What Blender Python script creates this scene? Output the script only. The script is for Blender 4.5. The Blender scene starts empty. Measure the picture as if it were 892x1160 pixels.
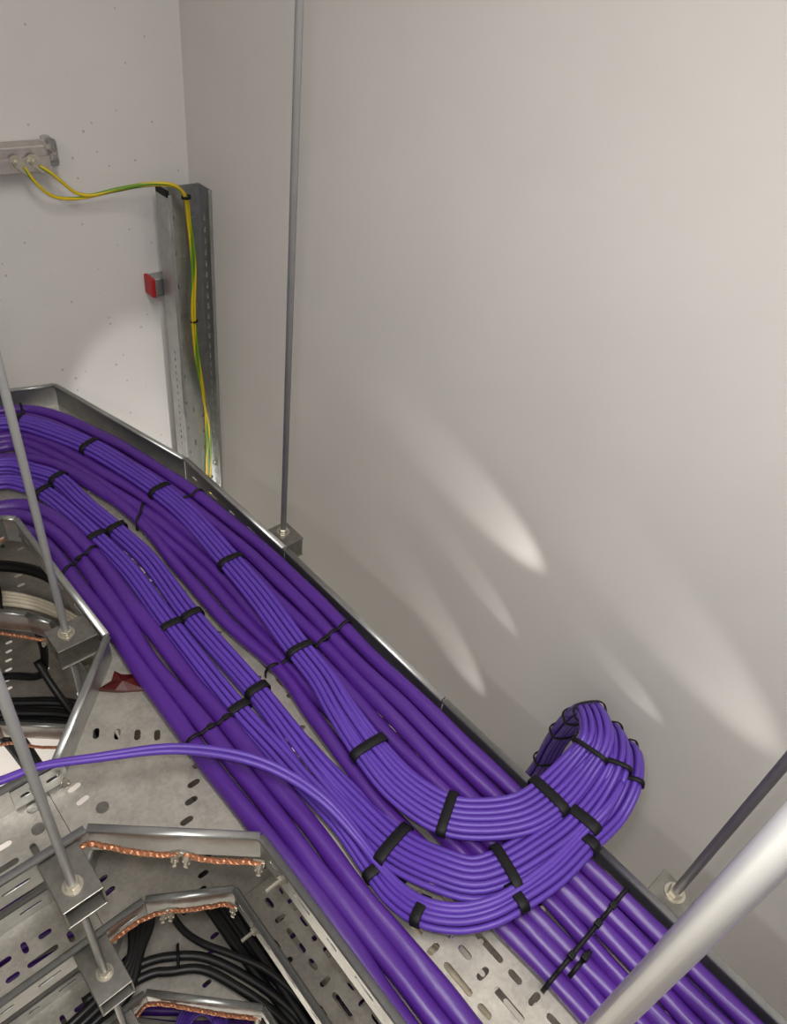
import bpy, bmesh, math, random
from mathutils import Vector, Matrix
random.seed(7)
S = 0.82; ZC = 2.70            # survey unit in metres, camera height above the floor
scene = bpy.context.scene
COL = scene.collection
def w(x, y, z): return Vector((x*S, y*S, ZC + z*S))

# ------------------------------------------------------------------ materials
def srgb(r, g, b):
    f = lambda c: (c/255/12.92) if c/255 <= .04045 else ((c/255+.055)/1.055)**2.4
    return (f(r), f(g), f(b), 1)
def mat(name, col, rough=.5, metal=0., noise=0., nscale=40., bump=0., bscale=200., spec=.5, coat=0., col2=None, stretch=None, vor=False):
    m = bpy.data.materials.new(name); m.use_nodes = True
    nt = m.node_tree; b = nt.nodes['Principled BSDF']
    b.inputs['Base Color'].default_value = col; b.inputs['Roughness'].default_value = rough
    b.inputs['Metallic'].default_value = metal; b.inputs['Specular IOR Level'].default_value = spec
    b.inputs['Coat Weight'].default_value = coat
    tc = nt.nodes.new('ShaderNodeTexCoord')
    src = tc.outputs['Object']
    if stretch:
        mp = nt.nodes.new('ShaderNodeMapping'); mp.inputs['Scale'].default_value = stretch
        nt.links.new(src, mp.inputs['Vector']); src = mp.outputs['Vector']
    if noise:
        if vor:
            n = nt.nodes.new('ShaderNodeTexVoronoi'); n.inputs['Scale'].default_value = nscale
            n2 = nt.nodes.new('ShaderNodeTexNoise'); n2.inputs['Scale'].default_value = nscale*.12; n2.inputs['Detail'].default_value = 4
            sep = nt.nodes.new('ShaderNodeSeparateColor'); nt.links.new(src, n.inputs['Vector']); nt.links.new(src, n2.inputs['Vector'])
            nt.links.new(n.outputs['Color'], sep.inputs['Color'])
            mm = nt.nodes.new('ShaderNodeMath'); mm.operation = 'MULTIPLY_ADD'; mm.inputs[1].default_value = .16
            nt.links.new(sep.outputs['Red'], mm.inputs[0])
            m2 = nt.nodes.new('ShaderNodeMath'); m2.operation = 'MULTIPLY'; m2.inputs[1].default_value = .9
            nt.links.new(n2.outputs['Fac'], m2.inputs[0]); nt.links.new(m2.outputs[0], mm.inputs[2]); fac = mm.outputs[0]
        else:
            n = nt.nodes.new('ShaderNodeTexNoise'); n.inputs['Scale'].default_value = nscale; n.inputs['Detail'].default_value = 5
            nt.links.new(src, n.inputs['Vector']); fac = n.outputs['Fac']
        rp = nt.nodes.new('ShaderNodeValToRGB'); rp.color_ramp.elements[0].position = .3; rp.color_ramp.elements[1].position = .7
        c2 = col2 or tuple(c*(1-noise) for c in col[:3]) + (1,)
        rp.color_ramp.elements[0].color = c2; rp.color_ramp.elements[1].color = col
        nt.links.new(fac, rp.inputs['Fac']); nt.links.new(rp.outputs['Color'], b.inputs['Base Color'])
        mr = nt.nodes.new('ShaderNodeMapRange'); mr.inputs['To Min'].default_value = rough*1.2; mr.inputs['To Max'].default_value = rough*.85
        nt.links.new(fac, mr.inputs['Value']); nt.links.new(mr.outputs[0], b.inputs['Roughness'])
    if bump:
        n = nt.nodes.new('ShaderNodeTexNoise'); n.inputs['Scale'].default_value = bscale; n.inputs['Detail'].default_value = 3
        nt.links.new(src, n.inputs['Vector'])
        bp = nt.nodes.new('ShaderNodeBump'); bp.inputs['Strength'].default_value = bump; bp.inputs['Distance'].default_value = .001
        nt.links.new(n.outputs['Fac'], bp.inputs['Height']); nt.links.new(bp.outputs[0], b.inputs['Normal'])
    return m
GALV = mat('galvanised steel', srgb(184,185,183), .36, .9, .22, 260, .12, 60, vor=True)
GALVF = mat('galvanised tray floor', srgb(184,178,168), .48, .65, .34, 220, .15, 40, vor=True)
ROD = mat('zinc rod', srgb(150,150,148), .42, .25, .12, 30, .12, 300)
ROD_GLARE = mat('zinc rod with torch glare', srgb(232,232,230), .38, .4, .06, 30)  # lighter copy of the zinc, torch glare on the near rod put into colour
NUTM = mat('zinc nut', srgb(196,190,176), .35, .85, .15, 60)
THIN = mat('thin purple jacket', srgb(86,54,156), .44, 0, .12, 30, .12, 500, .45)
THICKM = mat('thick purple jacket', srgb(77,34,130), .38, 0, .22, 14, .9, 70, .5, stretch=(1,.35,1))
BLACK = mat('black nylon', srgb(11,10,12), .6, 0, 0, 1, .25, 900, .3)
BLKC = mat('black cable jacket', srgb(22,22,24), .42, 0, .3, 30)
WHT = mat('white cable jacket', srgb(226,214,190), .5, 0, .12, 60)
COPPER = mat('copper braid metal', srgb(222,156,118), .42, .75, .38, 260, .9, 500)
GREEN = mat('green jacket', srgb(30,92,40), .45)
REDM = mat('red plastic', srgb(160,20,28), .4)
REDD = mat('dark red tape', srgb(72,8,6), .35, 0, .3, 60, .5, 80)
GALVB = mat('dull galvanised bracket', srgb(140,137,130), .38, .85, .25, 120)
PINKM = mat('busbar steel', srgb(186,178,174), .35, .7, .2, 90)

def gy_mat():
    m = bpy.data.materials.new('green yellow stripe'); m.use_nodes = True; nt = m.node_tree; b = nt.nodes['Principled BSDF']
    uv = nt.nodes.new('ShaderNodeUVMap'); sx = nt.nodes.new('ShaderNodeSeparateXYZ'); nt.links.new(uv.outputs[0], sx.inputs[0])
    a = nt.nodes.new('ShaderNodeMath'); a.operation = 'MULTIPLY_ADD'; a.inputs[1].default_value = 4.0
    nt.links.new(sx.outputs['Y'], a.inputs[0]); nt.links.new(sx.outputs['X'], a.inputs[2])
    fr = nt.nodes.new('ShaderNodeMath'); fr.operation = 'FRACT'; nt.links.new(a.outputs[0], fr.inputs[0])
    rp = nt.nodes.new('ShaderNodeValToRGB'); rp.color_ramp.interpolation = 'CONSTANT'
    rp.color_ramp.elements[0].color = srgb(206,178,20); rp.color_ramp.elements[1].position = .62; rp.color_ramp.elements[1].color = srgb(96,140,30)
    nt.links.new(fr.outputs[0], rp.inputs['Fac']); nt.links.new(rp.outputs['Color'], b.inputs['Base Color']); b.inputs['Roughness'].default_value = .45
    return m
GY = gy_mat()
def clear_mat():
    m = bpy.data.materials.new('clear plastic'); m.use_nodes = True; b = m.node_tree.nodes['Principled BSDF']
    b.inputs['Base Color'].default_value = (.9,.9,.9,1); b.inputs['Roughness'].default_value = .12
    b.inputs['Transmission Weight'].default_value = .95; b.inputs['IOR'].default_value = 1.3
    return m
CLEAR = clear_mat()
def wall_mat(name, col, specks):
    m = bpy.data.materials.new(name); m.use_nodes = True; nt = m.node_tree; b = nt.nodes['Principled BSDF']
    b.inputs['Roughness'].default_value = .5; b.inputs['Specular IOR Level'].default_value = .35
    tc = nt.nodes.new('ShaderNodeTexCoord')
    n = nt.nodes.new('ShaderNodeTexNoise'); n.inputs['Scale'].default_value = 5; n.inputs['Detail'].default_value = 6
    nt.links.new(tc.outputs['Object'], n.inputs['Vector'])
    rp = nt.nodes.new('ShaderNodeValToRGB'); rp.color_ramp.elements[0].position = .3; rp.color_ramp.elements[1].position = .7
    rp.color_ramp.elements[0].color = tuple(c*.95 for c in col[:3])+(1,); rp.color_ramp.elements[1].color = col
    nt.links.new(n.outputs['Fac'], rp.inputs['Fac']); out = rp.outputs['Color']
    if specks:      # small pin holes and dirt spots of the plaster
        v = nt.nodes.new('ShaderNodeTexVoronoi'); v.inputs['Scale'].default_value = 42; v.inputs['Randomness'].default_value = 1
        nt.links.new(tc.outputs['Object'], v.inputs['Vector'])
        sep = nt.nodes.new('ShaderNodeSeparateColor'); nt.links.new(v.outputs['Color'], sep.inputs['Color'])
        th = nt.nodes.new('ShaderNodeMath'); th.operation = 'MULTIPLY'; th.inputs[1].default_value = specks
        nt.links.new(sep.outputs['Red'], th.inputs[0])
        lt = nt.nodes.new('ShaderNodeMath'); lt.operation = 'LESS_THAN'
        nt.links.new(v.outputs['Distance'], lt.inputs[0]); nt.links.new(th.outputs[0], lt.inputs[1])
        mx = nt.nodes.new('ShaderNodeMix'); mx.data_type = 'RGBA'
        sc = nt.nodes.new('ShaderNodeMath'); sc.operation = 'MULTIPLY'; sc.inputs[1].default_value = .4
        nt.links.new(lt.outputs[0], sc.inputs[0]); nt.links.new(sc.outputs[0], mx.inputs['Factor'])
        nt.links.new(out, mx.inputs['A']); mx.inputs['B'].default_value = srgb(92,80,72); out = mx.outputs['Result']
    nt.links.new(out, b.inputs['Base Color'])
    n2 = nt.nodes.new('ShaderNodeTexNoise'); n2.inputs['Scale'].default_value = 60; n2.inputs['Detail'].default_value = 4
    nt.links.new(tc.outputs['Object'], n2.inputs['Vector'])
    bp = nt.nodes.new('ShaderNodeBump'); bp.inputs['Strength'].default_value = .12; bp.inputs['Distance'].default_value = .002
    nt.links.new(n2.outputs['Fac'], bp.inputs['Height']); nt.links.new(bp.outputs[0], b.inputs['Normal'])
    return m
WALLM = wall_mat('painted plaster with pin holes', srgb(206,202,198), .13)
WALLR = wall_mat('painted plaster', srgb(206,202,197), .04)
FLOORM = mat('pale sealed floor', srgb(226,218,206), .5, 0, .06, 6)
CEILM = mat('white ceiling', srgb(225,222,215), .8, 0, .04, 4)

# ------------------------------------------------------------------ helpers
def link(name, me, m, parent=None):
    o = bpy.data.objects.new(name, me); COL.objects.link(o)
    if m: me.materials.append(m)
    if parent: o.parent = parent
    return o
def obj(name, bm, m, parent=None, smooth=False):
    me = bpy.data.meshes.new(name)
    bmesh.ops.recalc_face_normals(bm, faces=bm.faces)
    org = Vector((0,0,0))
    if parent is None and len(bm.verts):       # put the origin at the thing's lowest middle point
        xs=[v.co.x for v in bm.verts]; ys=[v.co.y for v in bm.verts]; zs=[v.co.z for v in bm.verts]
        org = Vector(((min(xs)+max(xs))/2,(min(ys)+max(ys))/2,min(zs)))
        bmesh.ops.translate(bm, verts=bm.verts, vec=-org)
    else:
        acc = Vector((0,0,0)); q = parent
        while q: acc += q.location; q = q.parent
        bmesh.ops.translate(bm, verts=bm.verts, vec=-acc)
    if smooth:
        for f in bm.faces: f.smooth = True
    bm.to_mesh(me); bm.free()
    o = link(name, me, m, parent); 
    if parent is None: o.location = org
    return o
def tag(o, label, cat, group=None):
    o['label'] = label; o['category'] = cat
    if group: o['group'] = group
    return o
def thing(name, loc, label, cat, group=None):
    o = bpy.data.objects.new(name, None); COL.objects.link(o); o.location = loc; o.empty_display_size = .02
    return tag(o, label, cat, group)
def struct(name, bm, m, smooth=False):
    o = obj(name, bm, m, None, smooth); o['kind'] = 'structure'; return o
def add_hex(bm, c, U, V, N, a, b, h, n=6, rot=0.):
    """prism of n sides along N from c, radii a,b"""
    lo, hi = [], []
    for k in range(n):
        t = 2*math.pi*k/n + rot; p = c + U*(a*math.cos(t)) + V*(b*math.sin(t))
        lo.append(bm.verts.new(p)); hi.append(bm.verts.new(p + N*h))
    bm.faces.new(lo[::-1]); bm.faces.new(hi)
    for k in range(n): bm.faces.new((lo[k], lo[(k+1)%n], hi[(k+1)%n], hi[k]))
def add_box(bm, c, U, V, N, a, b, h, bev=0.):
    vs = []
    for k in (-1,1):
        for i, j in ((-1,-1),(1,-1),(1,1),(-1,1)): vs.append(bm.verts.new(c + U*(a/2*i) + V*(b/2*j) + N*(h/2*k)))
    fs = []
    for f in ((3,2,1,0),(4,5,6,7),(0,1,5,4),(1,2,6,5),(2,3,7,6),(3,0,4,7)): fs.append(bm.faces.new([vs[i] for i in f]))
    if bev:
        es = list({e for f in fs for e in f.edges})
        bmesh.ops.bevel(bm, geom=es, offset=bev, segments=2, affect='EDGES', profile=.5)
X = Vector((1,0,0)); Y = Vector((0,1,0)); Z = Vector((0,0,1))
def cr(P, n=8):
    P = [Vector(p) for p in P]; Q = [P[0]*2-P[1]] + P + [P[-1]*2-P[-2]]; o = []
    for i in range(1, len(Q)-2):
        a, b, c, d = Q[i-1:i+3]
        t1 = max((b-a).length,1e-6)**.5; t2 = t1+max((c-b).length,1e-6)**.5; t3 = t2+max((d-c).length,1e-6)**.5
        for k in range(n):
            t = t1+(t2-t1)*k/n
            A1 = a*((t1-t)/t1)+b*(t/t1); A2 = b*((t2-t)/(t2-t1))+c*((t-t1)/(t2-t1)); A3 = c*((t3-t)/(t3-t2))+d*((t-t2)/(t3-t2))
            B1 = A1*((t2-t)/t2)+A2*(t/t2); B2 = A2*((t3-t)/(t3-t1))+A3*((t-t1)/(t3-t1))
            o.append(B1*((t2-t)/(t2-t1))+B2*((t-t1)/(t2-t1)))
    o.append(P[-1]); return o
def resample(P, step):
    L = [0.]
    for a, b in zip(P, P[1:]): L.append(L[-1]+(b-a).length)
    n = max(2, int(L[-1]/step)); o = []; j = 0
    for k in range(n+1):
        s = L[-1]*k/n
        while j < len(L)-2 and L[j+1] < s: j += 1
        d = L[j+1]-L[j]; o.append(P[j].lerp(P[j+1], (s-L[j])/d if d else 0))
    return o
def frames(P, up=Z):
    """tangents and parallel transported laterals; first lateral = T x up"""
    T = [(P[min(i+1,len(P)-1)]-P[max(i-1,0)]).normalized() for i in range(len(P))]
    l = T[0].cross(up)
    if l.length < 1e-3: l = T[0].cross(X)
    l.normalize(); La = [l]
    for i in range(1, len(P)):
        q = T[i-1].rotation_difference(T[i]); l = q @ l; l = (l - T[i]*l.dot(T[i])).normalized(); La.append(l)
    return T, La, [La[i].cross(T[i]) for i in range(len(P))]
def tube(P, r, n=10, bm=None, rb=None, cap=True, up=Z, prof=None, T3=None, uvs=False):
    """sweep an ellipse (or a given list of (a,b) offsets) along the points"""
    bm = bm or bmesh.new(); T, La, Nn = T3 or frames(P, up); rings = []
    rb = rb or r
    pr = prof or [(r*math.cos(2*math.pi*k/n), rb*math.sin(2*math.pi*k/n)) for k in range(n)]
    n = len(pr)
    for p, l, m in zip(P, La, Nn): rings.append([bm.verts.new(p + l*a + m*b) for a, b in pr])
    uvl = bm.loops.layers.uv.new('UVMap') if uvs else None; s = 0.
    for i in range(len(P)-1):
        ds = (P[i+1]-P[i]).length
        for k in range(n):
            f = bm.faces.new((rings[i][k], rings[i][(k+1)%n], rings[i+1][(k+1)%n], rings[i+1][k])); f.smooth = True
            if uvs:
                for lp, uu in zip(f.loops, ((k/n,s),((k+1)/n,s),((k+1)/n,s+ds),(k/n,s+ds))): lp[uvl].uv = uu
        s += ds
    if cap: bm.faces.new(rings[0][::-1]); bm.faces.new(rings[-1])
    return bm
def slot(cx, cy, L, wd, ang=0., n=4):
    """stadium outline; L is the overall length"""
    r = wd/2; h = max(0., L/2-r); o = []
    for s in (1, -1):
        for k in range(n+1):
            t = -math.pi/2 + math.pi*k/n
            o.append((s*(h + r*math.cos(t)), s*r*math.sin(t)))
    c, q = math.cos(ang), math.sin(ang)
    return [(cx + a*c - b*q, cy + a*q + b*c) for a, b in o]
def inside(p, poly, mg=0.):
    x, y = p; ins = False; n = len(poly)
    for i in range(n):
        x1, y1 = poly[i]; x2, y2 = poly[(i+1)%n]
        if (y1 > y) != (y2 > y) and x < (x2-x1)*(y-y1)/(y2-y1)+x1: ins = not ins
        if mg:
            dx, dy = x2-x1, y2-y1; L = dx*dx+dy*dy; t = max(0, min(1, ((x-x1)*dx+(y-y1)*dy)/L))
            if math.hypot(x-x1-t*dx, y-y1-t*dy) < mg: return False
    return ins
def sheet(outline, holes, org, U, V, th=.0015):
    """flat plate with real holes; outline and holes in metres in the U,V plane; returns a bmesh in world space"""
    cu = bpy.data.curves.new('tmp', 'CURVE'); cu.dimensions = '2D'; cu.fill_mode = 'BOTH'; cu.extrude = th/2
    for poly in [outline] + holes:
        sp = cu.splines.new('POLY'); sp.points.add(len(poly)-1)
        for p, q in zip(sp.points, poly): p.co = (q[0], q[1], 0, 1)
        sp.use_cyclic_u = True
    o = bpy.data.objects.new('tmp', cu); COL.objects.link(o)
    dg = bpy.context.evaluated_depsgraph_get(); me = bpy.data.meshes.new_from_object(o.evaluated_get(dg))
    bm = bmesh.new(); bm.from_mesh(me); bpy.data.objects.remove(o); bpy.data.curves.remove(cu); bpy.data.meshes.remove(me)
    N = U.cross(V); M = Matrix(((U.x,V.x,N.x,org.x),(U.y,V.y,N.y,org.y),(U.z,V.z,N.z,org.z),(0,0,0,1)))
    bmesh.ops.transform(bm, matrix=M, verts=bm.verts); bmesh.ops.remove_doubles(bm, verts=bm.verts, dist=1e-6)
    return bm
def tall_sheet(W_, H_, holes, org, U, V, th):
    """a long plate built in short lengths that share their edges"""
    n = max(1, round(H_/.3)); cuts = [0.]
    for k in range(1, n):
        c = H_*k/n                                  # move the cut to a place no hole crosses
        for _ in range(60):
            if all(not (min(p[1] for p in q) - .0005 < c < max(p[1] for p in q) + .0005) for q in holes): break
            c += .001
        cuts.append(c)
    cuts.append(H_); bm = bmesh.new()
    for a, b in zip(cuts, cuts[1:]):
        hs = [q for q in holes if a < sum(p[1] for p in q)/len(q) < b and max(p[1] for p in q) < H_-.001]
        me = bpy.data.meshes.new('t'); s = sheet([(0,a),(W_,a),(W_,b),(0,b)], hs, org, U, V, th); s.to_mesh(me); s.free(); bm.from_mesh(me); bpy.data.meshes.remove(me)
    return bm
def merge(a, b):
    me = bpy.data.meshes.new('t'); b.to_mesh(me); b.free(); a.from_mesh(me); bpy.data.meshes.remove(me); return a

PATHS = {
  'A': [[-0.7,1.615,-1.02],[-0.1,1.62,-1.02],[0.2,1.615,-1.02],[0.37,1.576,-1.015],[0.41,1.5467,-1.015],[0.4505,1.4787,-1.015],[0.4928,1.3814,-1.015],[0.5185,1.2815,-1.015],[0.5396,1.1682,-1.015],[0.5498,1.0624,-1.015],[0.5447,0.8918,-1.015],[0.5391,0.7873,-1.015],[0.5229,0.6444,-1.015],[0.5167,0.5662,-1.015],[0.503,0.4973,-1.015],[0.4926,0.4144,-1.015],[0.4918,0.3385,-1.015],[0.5098,0.2644,-1.008],[0.5419,0.2249,-1.0],[0.5878,0.1907,-0.988],[0.6316,0.18,-0.98],[0.7,0.1799,-0.9664],[0.745,0.1851,-0.9447],[0.8,0.2267,-0.9672],[0.835,0.2555,-1.0525],[0.855,0.2744,-1.1669],[0.865,0.2826,-1.2873],[0.872,0.32,-1.5],[0.875,0.36,-1.9],[0.875,0.38,-2.4],[0.86,0.45,-2.95],[0.84,0.6,-3.23],[0.82,0.9,-3.26]],
  'B1': [[-0.7,1.475,-1.042],[-0.1,1.48,-1.042],[0.2,1.475,-1.042],[0.3306,1.4507,-1.042],[0.3641,1.4057,-1.042],[0.397,1.3462,-1.042],[0.4078,1.2407,-1.042],[0.4231,1.1248,-1.042],[0.4335,1.0161,-1.042],[0.4243,0.8373,-1.042],[0.4261,0.6213,-1.042],[0.4208,0.4611,-1.042],[0.4228,0.383,-1.042],[0.4272,0.284,-1.03],[0.4471,0.2174,-1.012],[0.472,0.1753,-1.003],[0.5099,0.1549,-0.997],[0.5644,0.1412,-0.99],[0.631,0.1326,-0.983],[0.7,0.1362,-0.9692],[0.745,0.1475,-0.9528],[0.8,0.1786,-0.9743],[0.83,0.2041,-1.0233],[0.86,0.215,-1.1],[0.878,0.24,-1.3],[0.882,0.28,-1.6],[0.882,0.33,-2.0],[0.88,0.35,-2.4],[0.87,0.4,-2.95],[0.86,0.55,-3.21],[0.86,0.9,-3.26]],
  'B2': [[-0.7,1.4,-1.042],[-0.1,1.405,-1.042],[0.2,1.4,-1.042],[0.3026,1.401,-1.042],[0.3347,1.3651,-1.042],[0.3562,1.3217,-1.042],[0.374,1.2118,-1.042],[0.3831,1.1233,-1.042],[0.3911,1.0128,-1.042],[0.3844,0.8427,-1.042],[0.3817,0.6199,-1.042],[0.3864,0.5312,-1.042],[0.3891,0.4555,-1.042],[0.3948,0.3612,-1.042],[0.389,0.2849,-1.042],[0.3848,0.2366,-1.035],[0.3919,0.1907,-1.02],[0.4192,0.1534,-1.01],[0.4535,0.13,-1.0],[0.4982,0.1168,-0.995],[0.5559,0.1059,-0.99],[0.6251,0.1038,-0.985],[0.695,0.102,-0.983],[0.74,0.1129,-0.9631],[0.8,0.1439,-0.981],[0.83,0.1681,-1.0234],[0.862,0.175,-1.08],[0.882,0.19,-1.3],[0.888,0.23,-1.6],[0.888,0.29,-2.0],[0.886,0.31,-2.4],[0.88,0.35,-2.95],[0.89,0.5,-3.19],[0.91,0.9,-3.26]],
  'P1': [[-0.0211,0.6798,-0.96],[0.0414,0.6659,-0.965],[0.0862,0.6595,-0.97],[0.1549,0.6269,-0.975],[0.2503,0.5765,-0.985],[0.3216,0.5047,-0.99],[0.3572,0.4499,-1.0],[0.3795,0.3849,-1.01],[0.3904,0.3251,-1.03],[0.3897,0.2739,-1.032],[0.3902,0.2298,-1.025],[0.3979,0.1918,-1.012],[0.4222,0.1582,-1.002],[0.4565,0.1349,-0.992],[0.4994,0.1218,-0.987],[0.5571,0.1126,-0.982],[0.6265,0.1108,-0.977],[0.6782,0.1086,-0.96],[0.7237,0.1163,-0.955]],
  'P2': [[-0.0203,0.6824,-0.96],[0.0424,0.6686,-0.965],[0.0873,0.6622,-0.97],[0.157,0.6314,-0.975],[0.2544,0.5836,-0.985],[0.3272,0.5132,-0.99],[0.363,0.4579,-1.0],[0.3853,0.3923,-1.01],[0.395,0.3307,-1.03],[0.3942,0.279,-1.032],[0.3946,0.2346,-1.025],[0.4023,0.1963,-1.012],[0.4266,0.1625,-1.002],[0.4612,0.1391,-0.992],[0.5044,0.126,-0.987],[0.5625,0.1169,-0.982],[0.6325,0.1152,-0.977],[0.6831,0.1119,-0.96],[0.7271,0.1186,-0.955]],
}
STRAPS = {
  'A': [0.2039,0.2413,0.2829,0.3325,0.3794,0.421,0.4492,0.478,0.4971,0.515,0.5278,0.5441,0.5658],
  'B1': [0.2156,0.2571,0.3108,0.3509,0.4127,0.4447,0.4697,0.4883,0.5077],
  'B2': [0.2038,0.2409,0.293,0.3342,0.3971,0.4145,0.44,0.4647,0.4861,0.5045],
}
THICK = {
  'R4': [[-0.7,1.635],[-0.3838,1.6376],[-0.1,1.64],[0.0324,1.6408],[0.15,1.642],[0.2751,1.6488],[0.38,1.648],[0.4135,1.6399],[0.44,1.625],[0.4698,1.5921],[0.495,1.55],[0.517,1.497],[0.535,1.44],[0.5519,1.3828],[0.567,1.325],[0.5809,1.2678],[0.593,1.21],[0.6025,1.152],[0.6106,1.09],[0.6205,0.9981],[0.6253,0.9],[0.627,0.8029],[0.627,0.7],[0.627,0.5656],[0.627,0.4],[0.627,-0.1068],[0.627,-0.7]],
  'R3': [[-0.6998,1.61],[-0.3836,1.6126],[-0.0998,1.615],[0.0325,1.6158],[0.1506,1.617],[0.2765,1.6238],[0.377,1.6232],[0.4244,1.6055],[0.4493,1.5777],[0.4728,1.5386],[0.4933,1.4889],[0.5111,1.4325],[0.5278,1.3762],[0.5428,1.3189],[0.5566,1.2622],[0.5684,1.2054],[0.5778,1.1484],[0.5858,1.0875],[0.5955,0.9966],[0.6004,0.8989],[0.602,0.8023],[0.602,0.6997],[0.602,0.5656],[0.602,0.4],[0.602,-0.1068],[0.602,-0.7]],
  'R2': [[-0.6996,1.585],[-0.3834,1.5876],[-0.0996,1.59],[0.0327,1.5908],[0.1513,1.592],[0.2779,1.5989],[0.374,1.5984],[0.4088,1.5859],[0.4289,1.5634],[0.4505,1.5271],[0.4696,1.4808],[0.4873,1.4251],[0.5037,1.3695],[0.5185,1.3128],[0.5322,1.2565],[0.5438,1.2009],[0.553,1.1449],[0.5611,1.0851],[0.5706,0.9951],[0.5754,0.8979],[0.577,0.8017],[0.577,0.6995],[0.577,0.5657],[0.577,0.4],[0.577,-0.1068],[0.577,-0.7]],
  'R1': [[-0.6994,1.56],[-0.3832,1.5626],[-0.0994,1.565],[0.0328,1.5658],[0.1519,1.567],[0.2793,1.5739],[0.371,1.5735],[0.4084,1.549],[0.4283,1.5157],[0.446,1.4728],[0.4634,1.4176],[0.4796,1.3629],[0.4943,1.3067],[0.5078,1.2509],[0.5193,1.1963],[0.5282,1.1414],[0.5363,1.0826],[0.5457,0.9936],[0.5504,0.8968],[0.552,0.8011],[0.552,0.6992],[0.552,0.5658],[0.552,0.4],[0.552,-0.1068],[0.552,-0.7]],
  'R0': [[-0.6992,1.535],[-0.383,1.5376],[-0.0992,1.54],[0.033,1.5408],[0.1526,1.542],[0.2807,1.549],[0.368,1.5487],[0.4061,1.5042],[0.4223,1.4647],[0.4396,1.4102],[0.4555,1.3563],[0.47,1.3005],[0.4835,1.2453],[0.4947,1.1918],[0.5035,1.1379],[0.5115,1.0801],[0.5204,0.9921],[0.5248,0.8957],[0.526,0.8005],[0.526,0.6989],[0.526,0.5658],[0.526,0.4],[0.526,-0.1068],[0.526,-0.7]],
  'RA': [[-0.699,1.511],[-0.3828,1.5136],[-0.099,1.516],[0.0331,1.5168],[0.1532,1.518],[0.282,1.525],[0.3651,1.5249],[0.3847,1.4933],[0.3996,1.457],[0.4166,1.403],[0.4323,1.3499],[0.4468,1.2947],[0.4601,1.24],[0.4711,1.1874],[0.4797,1.1345],[0.4876,1.0778],[0.4959,0.9907],[0.4997,0.8947],[0.5005,0.7999],[0.5005,0.6986],[0.5005,0.5659],[0.5005,0.4],[0.5005,-0.1068],[0.5005,-0.7]],
}
# ------------------------------------------------------------------ camera
cam = bpy.data.objects.new('camera', bpy.data.cameras.new('camera')); COL.objects.link(cam); scene.camera = cam
Rr = Vector((0.73819655,-0.66461908,0.11553064)); Dn = Vector((-0.36313108,-0.53583304,-0.76224587)); Fw = Vector((0.56850829,0.52073451,-0.63689394))
cam.matrix_world = Matrix(((Rr.x,-Dn.x,-Fw.x,0),(Rr.y,-Dn.y,-Fw.y,0),(Rr.z,-Dn.z,-Fw.z,ZC),(0,0,0,1)))
cam.data.sensor_fit = 'VERTICAL'; cam.data.sensor_height = 24; cam.data.lens = 24*825.945/1160
cam.data.shift_x = 5/1160; cam.data.clip_start = .02

# ------------------------------------------------------------------ room
XW = 1.0*S; YW = 1.784*S; XL = -2.1; YB = -2.3; HT = 3.7
def slab(name, x0, x1, y0, y1, z0, z1, m):
    bm = bmesh.new(); add_box(bm, Vector(((x0+x1)/2,(y0+y1)/2,(z0+z1)/2)), X, Y, Z, x1-x0, y1-y0, z1-z0); return struct(name, bm, m)
slab('wall_right', XW, XW+.12, YB, YW+.12, 0, HT, WALLR)
slab('wall_far', XL-.12, XW, YW, YW+.12, 0, HT, WALLM)
slab('wall_left', XL-.12, XL, YB, YW, 0, HT, WALLR)
slab('wall_back', XL-.12, XW+.12, YB-.12, YB, 0, HT, WALLR)
slab('floor', XL-.12, XW+.12, YB-.12, YW+.12, -.12, 0, FLOORM)
slab('ceiling', XL-.12, XW+.12, YB-.12, YW+.12, HT, HT+.12, CEILM)

# ------------------------------------------------------------------ trays
def U2(pts): return [(x*S, y*S) for x, y in pts]
def rail(parent, p, q, zr, zf, slots=False, m=GALV, ext=.0, name='side_rail', rr=.0052):
    a, b = w(p[0],p[1],zf), w(q[0],q[1],zf); d = (b-a); L = d.length; d.normalize(); H = (zr-zf)*S
    holes = []
    if slots:
        n = int(L/.052)
        for k in range(n): holes.append(slot((k+.5)*L/max(n,1), H*.45, .030 if k%2 else .017, .0055))
    bm = sheet([(0,0),(L,0),(L,H),(0,H)], holes, a, d, Z, .0016)
    n_ = d.cross(Z)
    pr = [(rr*math.copysign(abs(math.cos(t))**.75, math.cos(t)), .0030*math.copysign(abs(math.sin(t))**.9, math.sin(t))) for t in [2*math.pi*k/16 for k in range(16)]]
    tube([a + Z*H + d*.0008, b + Z*H - d*.0008], rr, 16, bm, prof=pr)
    return obj(name, bm, m, parent)
def pattern_d(poly, x0=.3855, y0=.109, sw=False, mg=.012):
    """staggered long, short and crosswise slots"""
    P = .1265; out = []; xs = [p[0] for p in poly]; ys = [p[1] for p in poly]
    if sw: poly2 = poly; xs, ys = ys, xs
    for k in range(int((min(xs)-x0)/.0303)-1, int((max(xs)-x0)/.0303)+2):
        cx = x0 + .0303*k; ph = 0 if k%2 == 0 else -.063
        for j in range(int((min(ys)-y0)/P)-2, int((max(ys)-y0)/P)+3):
            for dy, L, ang in ((0,.050,1),(.079,.022,1),(.046,.021,0)):
                cy = y0 + ph + j*P + dy
                c = (cy, cx) if sw else (cx, cy)
                if inside(c, poly, mg + (L/2 if L > .03 else .004)):
                    a = (math.pi/2 if ang else 0); a = math.pi/2 - a if sw else a
                    out.append(slot(c[0]*S, c[1]*S, L*S, .0078, a))
    return out
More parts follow.
